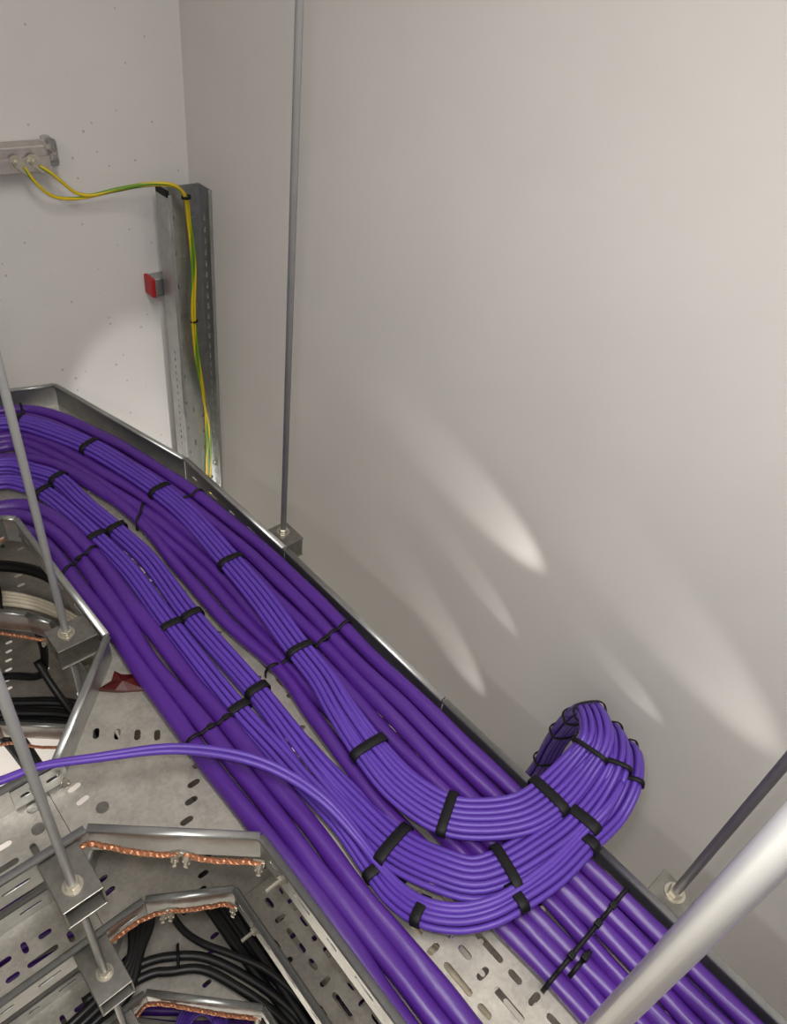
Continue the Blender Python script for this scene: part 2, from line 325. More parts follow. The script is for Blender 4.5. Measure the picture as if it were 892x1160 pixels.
def piece(name, label, floor, rails, zr, zf, holes, slotted=True, group=None, base=None):
    cx = sum(p[0] for p in floor)/len(floor); cy = sum(p[1] for p in floor)/len(floor)
    t = thing(name, w(cx, cy, zf), label, 'cable tray', group)
    bm = sheet(U2(floor), holes, Vector((0,0,ZC+zf*S)), X, Y, .0016)
    obj('floor_panel', bm, GALVF, t)
    for r in rails: rail(t, r[0], r[1], zr, zf, slots=(slotted and math.dist(r[0], r[1]) > .3))
    return t
def bolt(parent, p, d, L=.012, r=.0045):
    d = d.normalized(); l = d.cross(Z)
    if l.length < .1: l = d.cross(X)
    l.normalize(); m_ = l.cross(d)
    bm = bmesh.new(); add_hex(bm, p, l, m_, d, r*1.5, r*1.5, .0012, 16); add_hex(bm, p+d*.0012, l, m_, d, r*1.15, r*1.15, .005, 6)
    add_hex(bm, p+d*.006, l, m_, d, r*.55, r*.55, L, 10)
    return obj('bolt', bm, NUTM, parent)
Z1R, Z1F, Z2R, Z2F, Z3R, Z3F, Z4R, Z4F = -1.0, -1.06, -1.31, -1.37, -1.68, -1.74, -1.99, -2.05
RX, LX, BY0, BY1 = .643, .278, .556, .676
def level(zr, zf, facet, hook, zone, lab, bend=True, branch_x=-2.3):
    """one level of the stack: straight run, tee, coupling piece, bend and the narrow branch"""
    (fx0, fy0), (fx1, fy1) = facet                      # facet of the near inner corner: branch end, run end
    fl = [(LX,-2.5),(RX,-2.5),(RX,fy1),(LX,fy1)]
    a = piece('straight_cable_tray', lab[0], fl, [((LX,-2.5),(LX,fy1)),((RX,-2.5),(RX,.402))], zr, zf, pattern_d([(LX,-.9),(RX,-.9),(RX,fy1),(LX,fy1)]))
    ex = []
    for (x, y) in ((.187,.724),(.212,.703),(.236,.683),(.260,.664)): ex.append(slot(x*S, y*S, .017, .0078, math.radians(60)))
    for (x, y) in ((.122,.658),(.123,.632),(.102,.645),(.100,.600)): ex.append(slot(x*S, y*S, .017, .0078, .15))
    for (x, y) in ((.284,.579),(.245,.534),(.224,.511),(.262,.556)): ex.append(slot(x*S, y*S, .017, .0078, 0))
    tee = [(LX,fy1+.001),(RX,fy1+.001),(RX,.847),(.274,.847),(.112,.676),(.09,.676),(.09,.556),(fx0,fy0)]
    hl = pattern_d([(.30,fy1),(RX,fy1),(RX,.847),(.30,.847)])
    t = piece('tee_cable_tray', lab[1], tee, [((.272,.845),(.110,.673)),((fx0,fy0),(LX,fy1)),((RX,.404),(RX,.850))], zr, zf, hl + [h for h in ex if all(inside((q[0]/S,q[1]/S), tee, .002) for q in h)], False)
    b = piece('branch_cable_tray', lab[2], [(branch_x,BY0),(.089,BY0),(.089,BY1),(branch_x,BY1)],
              [((branch_x,BY0),(fx0-.002,BY0)),((branch_x,BY1),(.108,BY1))], zr, zf, pattern_d([(-1.2,BY0),(.089,BY0),(.089,BY1),(-1.2,BY1)], .604, -.004, True))
    if bend:
        hk = hook
        c = piece('coupling_cable_tray', lab[3], [(.272,.848),(RX,.848),(.632,1.215),(.268,hk[0][1]-.002)],
              [((.272,.848),hk[0]),((RX,.852),(.633,1.215))], zr, zf, pattern_d([(.272,.848),(RX,.848),(.632,1.21),(.27,1.21)]))
        fl = [hk[0],(.631,1.217),(.526,1.65),(.425,1.678),(-2.3,1.69),(-2.3,hk[-1][1])] + hk[:0:-1]
        fh = [slot(x*S, y*S, .016, .0075, an) for x, y, an in ((.247,1.61,0),(.235,1.579,0),(.223,1.549,0),(.211,1.517,0),(.199,1.484,0),(.188,1.456,0),(.283,1.425,0),(.29,1.46,0),(.455,1.628,.1),(.50,1.615,-.9),(.518,1.58,-1.2),(.40,1.56,.2),(.33,1.55,.1))]
        d = piece('bend_cable_tray', lab[4], fl, [(hk[i],hk[i+1]) for i in range(len(hk)-1)] + [((.631,1.217),(.526,1.65)),((.526,1.65),(.425,1.678)),((.425,1.678),(-2.3,1.69))], zr, zf,
              pattern_d([(.30,1.23),(.62,1.23),(.56,1.42),(.30,1.42)]) + fh, False)
        return a, t, b, c, d
    return a, t, b
T1 = level(Z1R, Z1F, ((.103,.556),(LX,.401)), [(.266,1.217),(.247,1.236),(-2.3,1.236)], None,
   ['top straight tray along the right wall, under the purple coil',
    'top tee plate where the purple cables pass the open left branch',
    'top narrow branch tray leaving the tee to the left, under two slim cables',
    'short top level tray length between the tee and the far bend',
    'top galvanised tray bend with dark inside wall turning left at the far wall'])
T2 = level(Z2R, Z2F, ((.155,.556),(LX,.478)), [(.278,1.215),(.245,1.268),(.18,1.335),(.08,1.385),(-2.3,1.40)], None,
   ['second level straight perforated tray directly under the top run',
    'second level tee plate with bare stained floor under the top corner wall',
    'second level narrow branch tray, empty, purple cables beneath its slots',
    'second level short tray length hidden mostly beneath the top run',
    'second level tray bend holding the white cable bundle'])
T3 = level(Z3R, Z3F, ((.118,.556),(LX,.388)), [(.278,1.18),(.255,1.205),(.125,1.318),(-2.3,1.34)], None,
   ['third level straight tray carrying black cables below the two empty trays',
    'third level tee plate with rusty stain under curved black cables',
    'third level narrow branch tray at the bottom left, dark inside',
    'third level short tray length under the purple runs',
    'third level tray bend with row of small bright slots and black cables'])
bolt(T1[0], w(LX-.002,.345,-1.026), -X, .017, .005); bolt(T2[0], w(LX-.002,.41,-1.338), -X, .017, .005)
bolt(T1[1], w(.075,BY1-.003,-1.03), -Y, .003, .004); bolt(T1[1], w(.11,.66,-1.035), (X-Y), .003, .004)
bolt(T1[3], w(.268,.90,-1.02), -X, .006, .004); bolt(T1[3], w(.268,.875,-1.045), -X, .006, .004)
for k, (x, y) in enumerate(((.140,.603),(.057,.628),(.064,.664))):
    bm = bmesh.new(); add_hex(bm, w(x,y,Z1F)+Z*.0008, X, Y, Z, .0075, .0075, .0016, 24); obj('rivet', bm, GALVB, T1[1] if k == 0 else T1[2])
# splice plate inside the branch at the tee
bm = sheet([(0,0),(.062,0),(.062,.036),(0,.036)], [slot(.016,.018,.016,.007), slot(.046,.018,.016,.007)], w(.045,BY1-.004,-1.052), X, Z, .0015)
obj('splice_plate', bm, GALV, T1[2])
# fourth level: the run that carries the wide purple bundle
T4 = piece('lowest_cable_tray', 'lowest galvanised tray, filled with purple cables, seen through the slots',
   [(-2.3,.62),(.10,.62),(LX,.43),(LX,-2.5),(RX,-2.5),(RX,.85),(.45,1.15),(-2.3,1.15)],
   [((-2.3,.62),(.10,.62)),((.10,.62),(LX,.43)),((LX,.43),(LX,-2.5)),((RX,-2.5),(RX,.85)),((RX,.85),(.45,1.15)),((.45,1.15),(-2.3,1.15))], Z4R, Z4F, [], False)

# dark red tape scrap on the tee plate
bm = bmesh.new(); pts = [(.225,.795),(.245,.775),(.262,.765),(.285,.750),(.300,.775),(.285,.790),(.268,.800),(.262,.812),(.250,.800)]
top = [bm.verts.new(w(x, y, -1.052 + .003*math.sin(i*2.1))) for i, (x, y) in enumerate(pts)]; bot = [bm.verts.new(v.co - Z*.005) for v in top]
ct = bm.verts.new(w(.262,.782,-1.046))
for i in range(len(top)):
    j = (i+1) % len(top); bm.faces.new((top[i], top[j], ct)); bm.faces.new((top[i], bot[i], bot[j], top[j]))
bm.faces.new(bot[::-1])
tag(obj('tape_scrap', bm, REDD), 'crumpled dark red tape scrap on the tee plate against the purple cables', 'tape')

# ------------------------------------------------------------------ rods and brackets
def rod(x, y, z0, z1, r, nuts, label, m=ROD):
    t = thing('threaded_rod', w(x, y, z0), label, 'rod')
    bm = bmesh.new(); a = w(x, y, z0); b = Vector((a.x, a.y, z1)); 
    add_hex(bm, a, X, Y, Z, r, r, (b-a).length, 20); obj('rod', bm, m, t, True)
    for zn in nuts:
        p = w(x, y, zn)
        bm = bmesh.new(); add_hex(bm, p, X, Y, Z, r*2.3, r*2.3, .0016, 20); obj('washer', bm, NUTM, t)
        bm = bmesh.new(); add_hex(bm, p+Z*.0016, X, Y, Z, r*1.7, r*1.7, .0075, 6, .3)
        bmesh.ops.bevel(bm, geom=[e for e in bm.edges], offset=.0008, segments=1, affect='EDGES'); obj('nut', bm, NUTM, t)
    return t
TOP = 3.7
rod(.674,.900,-1.06,TOP,.0047,[-1.008],'long thin zinc rod standing by the right wall behind the far purple cables')
rod(.224,.898,-2.6,TOP,.0050,[-1.008],'zinc rod on the left passing through the bracket beside the tee corner')
rod(.058,.500,-2.6,TOP,.0047,[-1.008,-1.318,-1.69],'zinc rod at lower left holding a column of box brackets')
rod(.677,-.020,-1.06,TOP,.0052,[-1.004],'zinc rod at the right edge rising from the small square bracket')
rod(.225,-.023,-1.06,TOP,.0070,[-1.008],'brightly lit zinc rod crossing the lower right corner close to the viewer', ROD_GLARE)
rod(-.07,1.10,-2.9,ZC-1.7*S,.0060,[],'short zinc rod low down at the left edge under the trays')
def bracket(x0, x1, y0, y1, zt, zb, axis, label, group=None):
    """rolled channel: top and bottom flange joined by inset side webs, open at the end away from the tray"""
    c = w((x0+x1)/2, (y0+y1)/2, zb); t = thing('tray_bracket', c, label, 'bracket', group)
    dx, dy, H = (x1-x0)*S, (y1-y0)*S, (zt-zb)*S
    bm = bmesh.new(); add_box(bm, c+Z*(H-.0012), X, Y, Z, dx, dy, .0024, .0007)
    add_box(bm, c+Z*.0012, X, Y, Z, dx, dy, .0024, .0007)
    ins = .0035
    if axis == 'x':
        for s in (-1,1): add_box(bm, c + Y*(s*(dy/2-ins)) + Z*(H/2), X, Y, Z, dx-.001, .0022, H-.002)
        add_box(bm, c + X*(dx/2-.002) + Z*(H/2), X, Y, Z, .002, dy-.008, H-.002)
    else:
        for s in (-1,1): add_box(bm, c + X*(s*(dx/2-.0012)) + Z*(H/2), X, Y, Z, .0022, dy-.001, H-.002)
        add_box(bm, c + Y*(dy/2-.002) + Z*(H/2), X, Y, Z, dx-.008, .002, H-.002)
    obj('channel', bm, GALVB, t)
    return t
bracket(.196,.266,.866,.922,-1.008,-1.055,'x','boxy galvanised bracket beside the tee corner, held by the left rod')
bracket(.034,.087,.474,.552,-1.008,-1.056,'y','box bracket on the lower left rod, level with the top branch tray')
bracket(.031,.085,.463,.552,-1.318,-1.366,'y','box bracket lower on the same rod, level with the second branch tray')
bracket(.031,.085,.463,.552,-1.688,-1.736,'y','lowest box bracket on the lower left rod, beside the third tray')
bracket(.650,.698,.862,.925,-1.008,-1.055,'x','small galvanised bracket at the foot of the long rod by the right wall')
bracket(.650,.696,-.044,.008,-1.004,-1.050,'x','small square bracket at the foot of the right edge rod')
bracket(.200,.270,-.055,.010,-1.008,-1.055,'x','bracket at the foot of the bright near rod')

# ------------------------------------------------------------------ vertical tray in the corner
VT = thing('vertical_cable_tray', w(.94,1.70,-3.292), 'upright galvanised perforated tray standing in the corner, earth wires inside', 'cable tray')
vx0, vx1, vyb, vyf, vt, vb = .880, .998, 1.734, 1.674, -.598, -3.292
Hh = (vt-vb)*S
def vholes(W_, cols, seed):
    o = []; n = int(Hh/.025) - 2
    for ci, (cx, L, wd, every, st) in enumerate(cols):
        for k in range(n):
            if k % every == ci % every and k*.025 > st*Hh: o.append(slot(cx, .02+k*.025, L, wd, math.pi/2))
    return o
# web with punched columns
bm = tall_sheet((vx1-vx0)*S, Hh, vholes(0, [(.014,.010,.004,1,0),(.034,.011,.0055,3,0),(.052,.018,.003,4,0),(.078,.010,.004,2,0)], 1), w(vx0,vyb,vb), X, Z, .0015)
obj('back_web', bm, GALV, VT)
dY = (vyb-vyf)*S
for nm, xx in (('left_wall', vx0), ('right_wall', vx1)):
    bm = tall_sheet(dY, Hh, vholes(0, [(.030,.014,.006,1,0)], 2) if nm == 'right_wall' else [slot(.022,.02+k*.018,.010,.004,math.pi/2) for k in range(int(Hh/.018*.84))], w(xx,vyf,vb), Y, Z, .0015)
    add_box(bm, w(xx,vyf,vb)+Z*(Hh/2)+X*(.0035 if nm == 'left_wall' else -.0035), X, Y, Z, .008, .003, Hh, .001)
    obj(nm, bm, GALV, VT)
bm = bmesh.new(); add_box(bm, w(vx0,1.702,vt+.002), X, Y, Z, .006, dY*.95, .014, .002); obj('edge_guard', bm, BLACK, VT)
bm = bmesh.new(); add_box(bm, w(.955,vyb-.002,-.64), X, Y, Z, .005, .003, .045, .001); obj('web_ridge', bm, GALV, VT)
# support channel with red end cap
SC = thing('support_channel', w(.90,1.76,-.885), 'short grey wall channel with a red plastic end cap behind the upright tray', 'bracket')
bm = bmesh.new(); add_box(bm, w(.924,1.762,-.853), X, Y, Z, .105, .034, .040, .002); obj('channel', bm, GALV, SC)
bm = bmesh.new(); add_box(bm, w(.855,1.762,-.853), X, Y, Z, .010, .038, .044, .004); obj('end_cap', bm, REDM, SC)

# ------------------------------------------------------------------ busbar and earth wires
BB = thing('earth_busbar', w(.40,1.76,-.535), 'grey steel earth busbar with bolted lugs on the far wall', 'busbar')
bm = bmesh.new(); add_box(bm, w(.44,1.735,-.520), X, Y, Z, .325, .006, .024, .001); obj('bar', bm, PINKM, BB)
bm = bmesh.new(); add_box(bm, w(.44,1.760,-.498), X, Y, Z, .335, .036, .024, .003); obj('backing_rail', bm, PINKM, BB)
bm = bmesh.new(); add_box(bm, w(.647,1.752,-.500), X, Y, Z, .018, .040, .046, .006); obj('end_insulator', bm, CLEAR, BB)
bm = bmesh.new(); add_hex(bm, w(.635,1.742,-.485), X, Z, -Y, .004, .004, .012, 12); add_hex(bm, w(.648,1.742,-.500), X, Z, -Y, .003, .003, .012, 12); obj('insulator_screw', bm, NUTM, BB)
for x in (.565,.600):
    bm = bmesh.new(); c = w(x,1.731,-.512); add_hex(bm, c, X, Z, -Y, .012, .012, .002, 24); add_hex(bm, c-Y*.002, X, Z, -Y, .0085, .0085, .006, 6); add_hex(bm, c-Y*.008, X, Z, -Y, .005, .005, .006, 12)
    bb = obj('terminal_bolt', bm, NUTM, BB)
    bm = bmesh.new(); add_box(bm, w(x+.010,1.729,-.528), (X-Z).normalized(), Y, (X+Z).normalized(), .020, .004, .008, .001); obj('lug', bm, NUTM, bb)
vy = 1.712
gw = [(.578,1.728,-.522),(.596,1.728,-.555),(.634,1.74,-.592),(.690,1.745,-.604),(.775,1.735,-.594),(.845,1.70,-.578),(.900,1.68,-.580),(.935,1.69,-.608),(.957,vy,-.68),(.964,vy,-.79),(.954,vy,-.935),(.957,vy,-1.055),(.970,vy,-1.21),(.972,vy,-1.33),(.966,vy,-1.45),(.962,vy,-1.60),(.960,vy,-2.2)]
gw2 = [(.610,1.728,-.522),(.632,1.728,-.538),(.660,1.735,-.566),(.686,1.742,-.590),(.715,1.738,-.598),(.775,1.727,-.588),(.845,1.692,-.572),(.895,1.675,-.575),(.925,1.682,-.600),(.948,vy-.004,-.68),(.953,vy-.004,-.79),(.944,vy-.004,-.935),(.947,vy-.004,-1.055),(.965,vy-.004,-1.21),(.982,vy,-1.33),(.980,vy,-1.45),(.974,vy,-1.60),(.970,vy,-2.2)]
for pts, lb in ((gw,'green and yellow earth wire from the left busbar bolt, dipping lowest'),(gw2,'green and yellow earth wire from the right busbar bolt into the upright tray')):
    P = resample(cr([w(*p) for p in pts]), .006)
    bm = tube(P, .0032, 10, uvs=True)
    o = obj('earth_wire', bm, GY); tag(o, lb, 'wire', 'earth wires')
def small_tie(p, a, b, label, ax=X, nn=None, hh=.004):
    bm = bmesh.new(); nn = nn or Y
    pr = []
    pts = [p + ax*(a*math.cos(t)) + nn*(b*math.sin(t)) for t in [2*math.pi*k/20 for k in range(21)]]
    T3 = ([0]*21, [Z]*21, [(q-p).normalized() for q in pts])
    tube(pts, 0, bm=bm, prof=[(-hh/2,0),(hh/2,0),(hh/2,.0012),(-hh/2,.0012)], T3=T3, cap=False)
    return tag(obj('cable_tie', bm, BLACK), label, 'cable tie')
small_tie(w(.936,1.688,-.612), .009, .007, 'small black tie on the earth wires at the top of the upright tray', hh=.006)
small_tie(w(.950,vy-.002,-.955), .0085, .005, 'small black tie half way up the earth wires in the upright tray')
small_tie(w(.972,vy-.002,-1.515), .010, .005, 'black tie on the earth wires just above the purple cables')

# ------------------------------------------------------------------ purple cables
def off3(r, rows, squash=1.):
    o = []; 
    for j, n in enumerate(rows):
        for i in range(n): o.append(((i-(n-1)/2)*r*2.02, (j-(len(rows)-1)/2)*r*2*.88*squash))
    return o
def bundle(key, rc, compact, flat, n_flat0, n_flat1, back, label, group):
    P = resample(cr([w(*p) for p in PATHS[key]], 10), .010); F = frames(P); n = len(P)
    oc, of = off3(rc, compact), off3(rc, flat)
    if compact != flat:
        oc = sorted(oc, key=lambda q: (q[0], q[1])); of = sorted(of, key=lambda q: (q[0], q[1]))
    mixs = []
    for i in range(n):
        t = i/(n-1); k = min(1, max(0, (t-n_flat0)/(n_flat1-n_flat0))); k2 = min(1, max(0, (t-back[0])/(back[1]-back[0]))); mixs.append(k*k*(3-2*k)*(1-k2*k2*(3-2*k2)))
    rnd = random.Random(len(group)); L = []
    for c in range(len(oc)):
        ph = rnd.random()*6; am = rc*.13; Q = []
        for i in range(n):
            k = mixs[i]; a = oc[c][0]*(1-k)+of[c][0]*k + am*math.sin(i*.11+ph); b = oc[c][1]*(1-k)+of[c][1]*k + am*math.cos(i*.09+ph*2)
            Q.append(P[i] + F[1][i]*a + F[2][i]*b)
        o = obj('data_cable', tube(Q, rc, 8), THIN); tag(o, label, 'cable', group)
    hull = []
    for k in mixs:
        a = max(abs(q[0]) for q in oc)*(1-k)+max(abs(q[0]) for q in of)*k + rc
        b = max(abs(q[1]) for q in oc)*(1-k)+max(abs(q[1]) for q in of)*k + rc
        hull.append((a*1.04, b*1.06))
    return P, F, hull
RC = .0039
BA = bundle('A', RC, [4,5,4], [7,6], STRAPS['A'][4], STRAPS['A'][6], (STRAPS['A'][7],STRAPS['A'][9]), 'slim purple cable of the right-hand bundle, inner turn of the coil', 'slim cables of the right-hand bundle')
BB1 = bundle('B1', RC, [4,4,3], [7,4], STRAPS['B1'][3], STRAPS['B1'][4], (STRAPS['B1'][6],STRAPS['B1'][8]), 'slim purple cable of the middle bundle, centre turn of the coil', 'slim cables of the middle bundle')
BB2 = bundle('B2', RC, [4,3], [4,3], STRAPS['B2'][3], STRAPS['B2'][4], (STRAPS['B2'][7],STRAPS['B2'][9]), 'slim purple cable of the left-hand bundle, outer turn of the coil', 'slim cables of the left-hand bundle')
ORD = ['first','second','third','fourth','fifth','sixth','seventh','eighth','ninth','tenth','eleventh','twelfth','thirteenth']
def straps(B, key, where, widths):
    P, F, hull = B; n = len(P)-1
    for j, t in enumerate(STRAPS[key]):
        i = min(n-1, max(1, round(t*n))); a, b = hull[i]; T, l, m_ = F[0][i], F[1][i], F[2][i]; N = 40; pts = []; nr = []
        for k in range(N+1):
            th = 2*math.pi*k/N; c, s_ = math.cos(th), math.sin(th); e = 2/3.
            pts.append(P[i] + l*(a*math.copysign(abs(c)**e, c)) + m_*(b*math.copysign(abs(s_)**e, s_)))
            nr.append((l*(c/a) + m_*(s_/b)).normalized())
        hw = widths[j]/2
        bm = tube(pts, 0, prof=[(-hw,0),(-hw,.0012),(-hw*.85,.002),(hw*.85,.002),(hw,.0012),(hw,0)], T3=([0]*(N+1), [T]*(N+1), nr), cap=False)
        st = 'tray' if j < len(STRAPS[key])-where[1] else 'coil'
        num = ORD[j] if st == 'tray' else ORD[j-(len(STRAPS[key])-where[1])]
        lab = ('black strap round the %s slim bundle, %s from its far left end' if st == 'tray' else 'black strap round the %s bundle in the raised coil, %s along it') % (where[0], num)
        tag(obj('hook_and_loop_strap', bm, BLACK), lab, 'strap')
straps(BA, 'A', ('right-hand', 6), [.011]*5+[.013,.012,.013,.006,.005,.005,.005,.005])
straps(BB1, 'B1', ('middle', 3), [.011,.012,.012,.013,.014,.012,.014,.006,.005])
straps(BB2, 'B2', ('left-hand', 3), [.011,.012,.012,.013,.013,.012,.012,.013,.006,.005])
for k, lb in (('P1','loose slim purple cable crossing the branch tray, the lower of two'),('P2','loose slim purple cable crossing the branch tray, the upper of two')):
    tag(obj('data_cable', tube(resample(cr([w(*p) for p in PATHS[k]]), .008), RC, 10), THIN), lb, 'cable', 'loose cables across the branch tray')

def thick(pts, r, label, z=None, wig=1., name='thick_cable', m=THICKM, group=None):
    z = z if z is not None else Z1F + r/S + .002
    P = resample(cr([w(x, y, z) for x, y in pts]), .012); F = frames(P); rnd = random.Random(label); ph = rnd.random()*6; n = len(P)
    P2 = [P[i] + F[1][i]*(wig*.0012*math.sin(i*.17+ph)+wig*.0008*math.sin(i*.41+ph*3)) + Z*(wig*.0008*(1+math.sin(i*.23+ph*2))) for i in range(n)]
    # jackets pulled round twisted cores: gently lobed cross section turning along the cable
    bm = bmesh.new(); T, La, Nn = frames(P2); N = 16; rings = []
    for i in range(n):
        tw = i*.085 + ph; ring = []
        for k in range(N):
            th = 2*math.pi*k/N; rr = r*(1 + .055*wig*math.cos(3*(th-tw)) + .03*wig*math.sin(i*.31+ph+th) + .018*wig*math.sin(i*.83+2*th+ph))
            ring.append(bm.verts.new(P2[i] + La[i]*(rr*math.cos(th)) + Nn[i]*(rr*math.sin(th))))
        rings.append(ring)
    for i in range(n-1):
        for k in range(N): bm.faces.new((rings[i][k], rings[i][(k+1)%N], rings[i+1][(k+1)%N], rings[i+1][k])).smooth = True
    bm.faces.new(rings[0][::-1]); bm.faces.new(rings[-1])
    return tag(obj(name, bm, m), label, 'cable', group)
RL, RM = .0118, .0101
thick([(-.7,1.268),(.1,1.272),(.20,1.270),(.258,1.250),(.288,1.200),(.297,1.08),(.297,.92),(.295,.75),(.293,.6),(.294,.44),(.297,.34),(.296,.1),(.296,-.7)], RL, 'thick purple cable tight against the left rail of the top tray')
thick([(-.7,1.298),(.1,1.302),(.21,1.300),(.285,1.275),(.318,1.205),(.327,1.08),(.325,.92),(.320,.77),(.322,.6),(.323,.44),(.325,.34),(.325,.1),(.325,-.7)], RL, 'thick purple cable in the middle of the three along the left rail')
thick([(-.7,1.328),(.1,1.332),(.23,1.330),(.305,1.300),(.345,1.21),(.354,1.08),(.353,.92),(.352,.77),(.352,.6),(.352,.44),(.353,.34),(.353,.1),(.353,-.7)], RL, 'innermost of the three thick purple cables along the left rail')
M1P = [(-.7,1.500),(.1,1.502),(.27,1.500),(.372,1.462),(.425,1.385),(.458,1.273),(.471,1.153),(.474,1.066),(.470,.925),(.470,.809),(.475,.728),(.482,.638),(.472,.532),(.464,.436),(.461,.335),(.465,.25),(.474,.1),(.474,-.7)]
thick(M1P, RM, 'thick purple cable bordering the open slotted strip in the middle of the tray')
names = {'R4':'thick purple cable tight against the right rail of the top tray','R3':'thick purple cable second from the right rail','R2':'thick purple cable third from the right rail','R1':'thick purple cable fourth from the right rail','R0':'thick purple cable fifth from the right rail, half under the right-hand slim bundle','RA':'thick purple cable sixth from the right rail, largely under the right-hand slim bundle'}
RZ = {'R4':-1.012,'R3':-1.017,'R2':-1.025,'R1':-1.034,'R0':-1.043,'RA':-1.0475}
RS = {'R4':.983,'R3':.979,'R2':.981,'R1':.985,'R0':.992,'RA':1.}
for k in THICK: thick([(x*RS[k], y*RS[k]) for x, y in THICK[k]], RM, names[k], z=RZ[k])
low = [(x*RS['R4']+.004, y) for x, y in THICK['R4']]
thick(low, RM*.95, 'thick purple cable at the bottom of the heap against the right rail', z=-1.0475)
thick([(x*RS['R3']-.002, y) for x, y in THICK['R3']], RM*.85, 'thick purple cable lying beneath the upper row near the right rail', z=-1.0485)

def group_tie(cs, r, label, z=None, wd=.0045, heads=(), under=.0):
    """tie laid over a row of cables, dipping between them, ends tucked down at the tray floor"""
    z = z if z is not None else Z1F + r/S + .004
    C = [w(q[0], q[1], q[2] if len(q) > 2 else z) for q in cs]; hz = C[-1]-C[0]; dz = hz.z; hz.z = 0; ax = hz.normalized(); L = hz.length; B = ax.cross(Z); re = r*1.12
    ss = [(c-C[0]).dot(ax) for c in C]; zz = [c.z-C[0].z for c in C]; pts = []
    for k in range(5): pts.append(C[0] + ax*(-re) + Z*(-r + r*k/4.))
    n = max(12, int(L/.0025))
    for k in range(n+1):
        s = -re + (L+2*re)*k/n; h = -1
        for q in ss:
            if abs(s-q) < re: h = max(h, zz[ss.index(q)] + math.sqrt(re*re-(s-q)**2))
        lim = (.55*re if 0 < s < L else 0) + dz*min(1,max(0,s/L))
        pts.append(C[0] + ax*s + Z*max(h, lim))
    for k in range(5): pts.append(C[0] + ax*(L+re) + Z*(dz-r*k/4.))
    T = [(pts[min(i+1,len(pts)-1)]-pts[max(i-1,0)]).normalized() for i in range(len(pts))]
    t = thing('cable_tie', C[0]-Z*r, label, 'cable tie')
    bm = tube(pts, 0, prof=[(-wd/2,-.0003),(wd/2,-.0003),(wd/2,.0013),(-wd/2,.0013)], T3=(T, [B]*len(pts), [B.cross(q)*-1 if (B.cross(q)).z < 0 else B.cross(q) for q in T]))
    obj('strip', bm, BLACK, t)
    for s in heads:
        bm = bmesh.new(); add_box(bm, C[0] + ax*s + Z*(re*.95 + dz*s/L), ax, B, Z, .008, .0075, .006, .0012); obj('head', bm, BLACK, t)
    return t
def xat(P, y):
    best = None
    for a, b in zip(P, P[1:]):
        if (a[1]-y)*(b[1]-y) <= 0 and a[1] != b[1] and a[1] > b[1]: return a[0] + (b[0]-a[0])*(a[1]-y)/(a[1]-b[1])
Lx = lambda y: [(.295,y),(.323,y),(.353,y)]
group_tie(Lx(.607), RL, 'thin black tie over the three left thick cables, near the loose pair', heads=(.024,.047))
group_tie([(.297,1.065),(.327,1.078),(.354,1.09)], RL, 'thin black tie over the three left thick cables near the far bend', heads=(.022,))
group_tie([(.474,.650),(.504,.645)], RM, 'black tie round the central thick cable, next to the right-hand slim bundle')
RK = lambda k, y: (xat(THICK[k], y/RS[k])*RS[k], y, RZ[k]+.002)
def near_m(p):
    q = min(resample(cr([w(x, y, -1.0475) for x, y in M1P]), .004), key=lambda v: (v-w(p[0],p[1],-1.0475)).length); return (q.x/S, q.y/S, -1.0455)
def near(k, p):
    Q = resample(cr([w(x*RS[k], y*RS[k], RZ[k]) for x, y in THICK[k]]), .004); a = w(p[0], p[1], RZ[k]); q = min(Q, key=lambda v: (v-a).length)
    return (q.x/S, q.y/S, RZ[k]+.002)
group_tie([near_m((.47,1.13)), near('R0',(.515,1.16))], RM, 'black tie linking the central thick cables at the far bend')
group_tie([RK('R1',.63),RK('R2',.63),RK('R3',.63),RK('R4',.63)], RM, 'black tie over the four thick cables nearest the rail, half way along', heads=(.022,.026))
group_tie([RK('R3',1.10),RK('R4',1.10)], RM, 'black tie over the two outermost thick cables beside the upright tray')
group_tie([(.474,.027)]+[RK(k,.027) for k in ('RA','R0','R1','R2','R3','R4')], RM, 'long black tie across all thick cables, just before the square bracket', heads=(.028,.072,.098), wd=.005)
group_tie([(.508,.014),(.530,.014)], RM, 'short black tie tail lying beside the long tie across the thick cables', z=Z1F + RM/S + .008, wd=.005, heads=(.012,))
group_tie([near('R3',(.43,1.58)),near('R4',(.44,1.62))], RM, 'black tie over the outer thick cables on the far bend')
group_tie([near('RA',(.37,1.50)),near('R0',(.38,1.52))], RM, 'black tie on the thick cable behind the upper left rod')

# ------------------------------------------------------------------ lower level cables
for i in range(7):
    y = 1.43 + .0115*i if i < 4 else 1.425 + .0115*(i-3); z = Z2F + .008 + (0 if i < 4 else .009)
    y2 = 1.335 + .0135*i if i < 4 else 1.335+.0135*(i-3.5)
    pts = [(-.7,y2+.11),(.05,y2+.105),(.18,y2+.07),(.27,y2-.005),(.325+(.008*(i%4)),1.22),(.38+.01*(i%4),1.0),(.44+.01*(i%4),.6),(.50+.01*(i%4),-.6)]
    thick(pts, .0048, 'cream white cable of the flat bundle in the second level bend', z=z+.006, wig=.3, name='white_cable', m=WHT, group='white cables at the left edge')
P = cr([w(x, y, Z2F+.045) for x, y in [(-.6,1.53),(.1,1.525),(.24,1.48),(.32,1.40),(.36,1.28),(.42,1.0),(.52,.3)]])
tag(obj('black_cable', tube(resample(P,.012), .0115, 14), BLKC), 'fat black cable behind the white bundle at the left edge', 'cable')
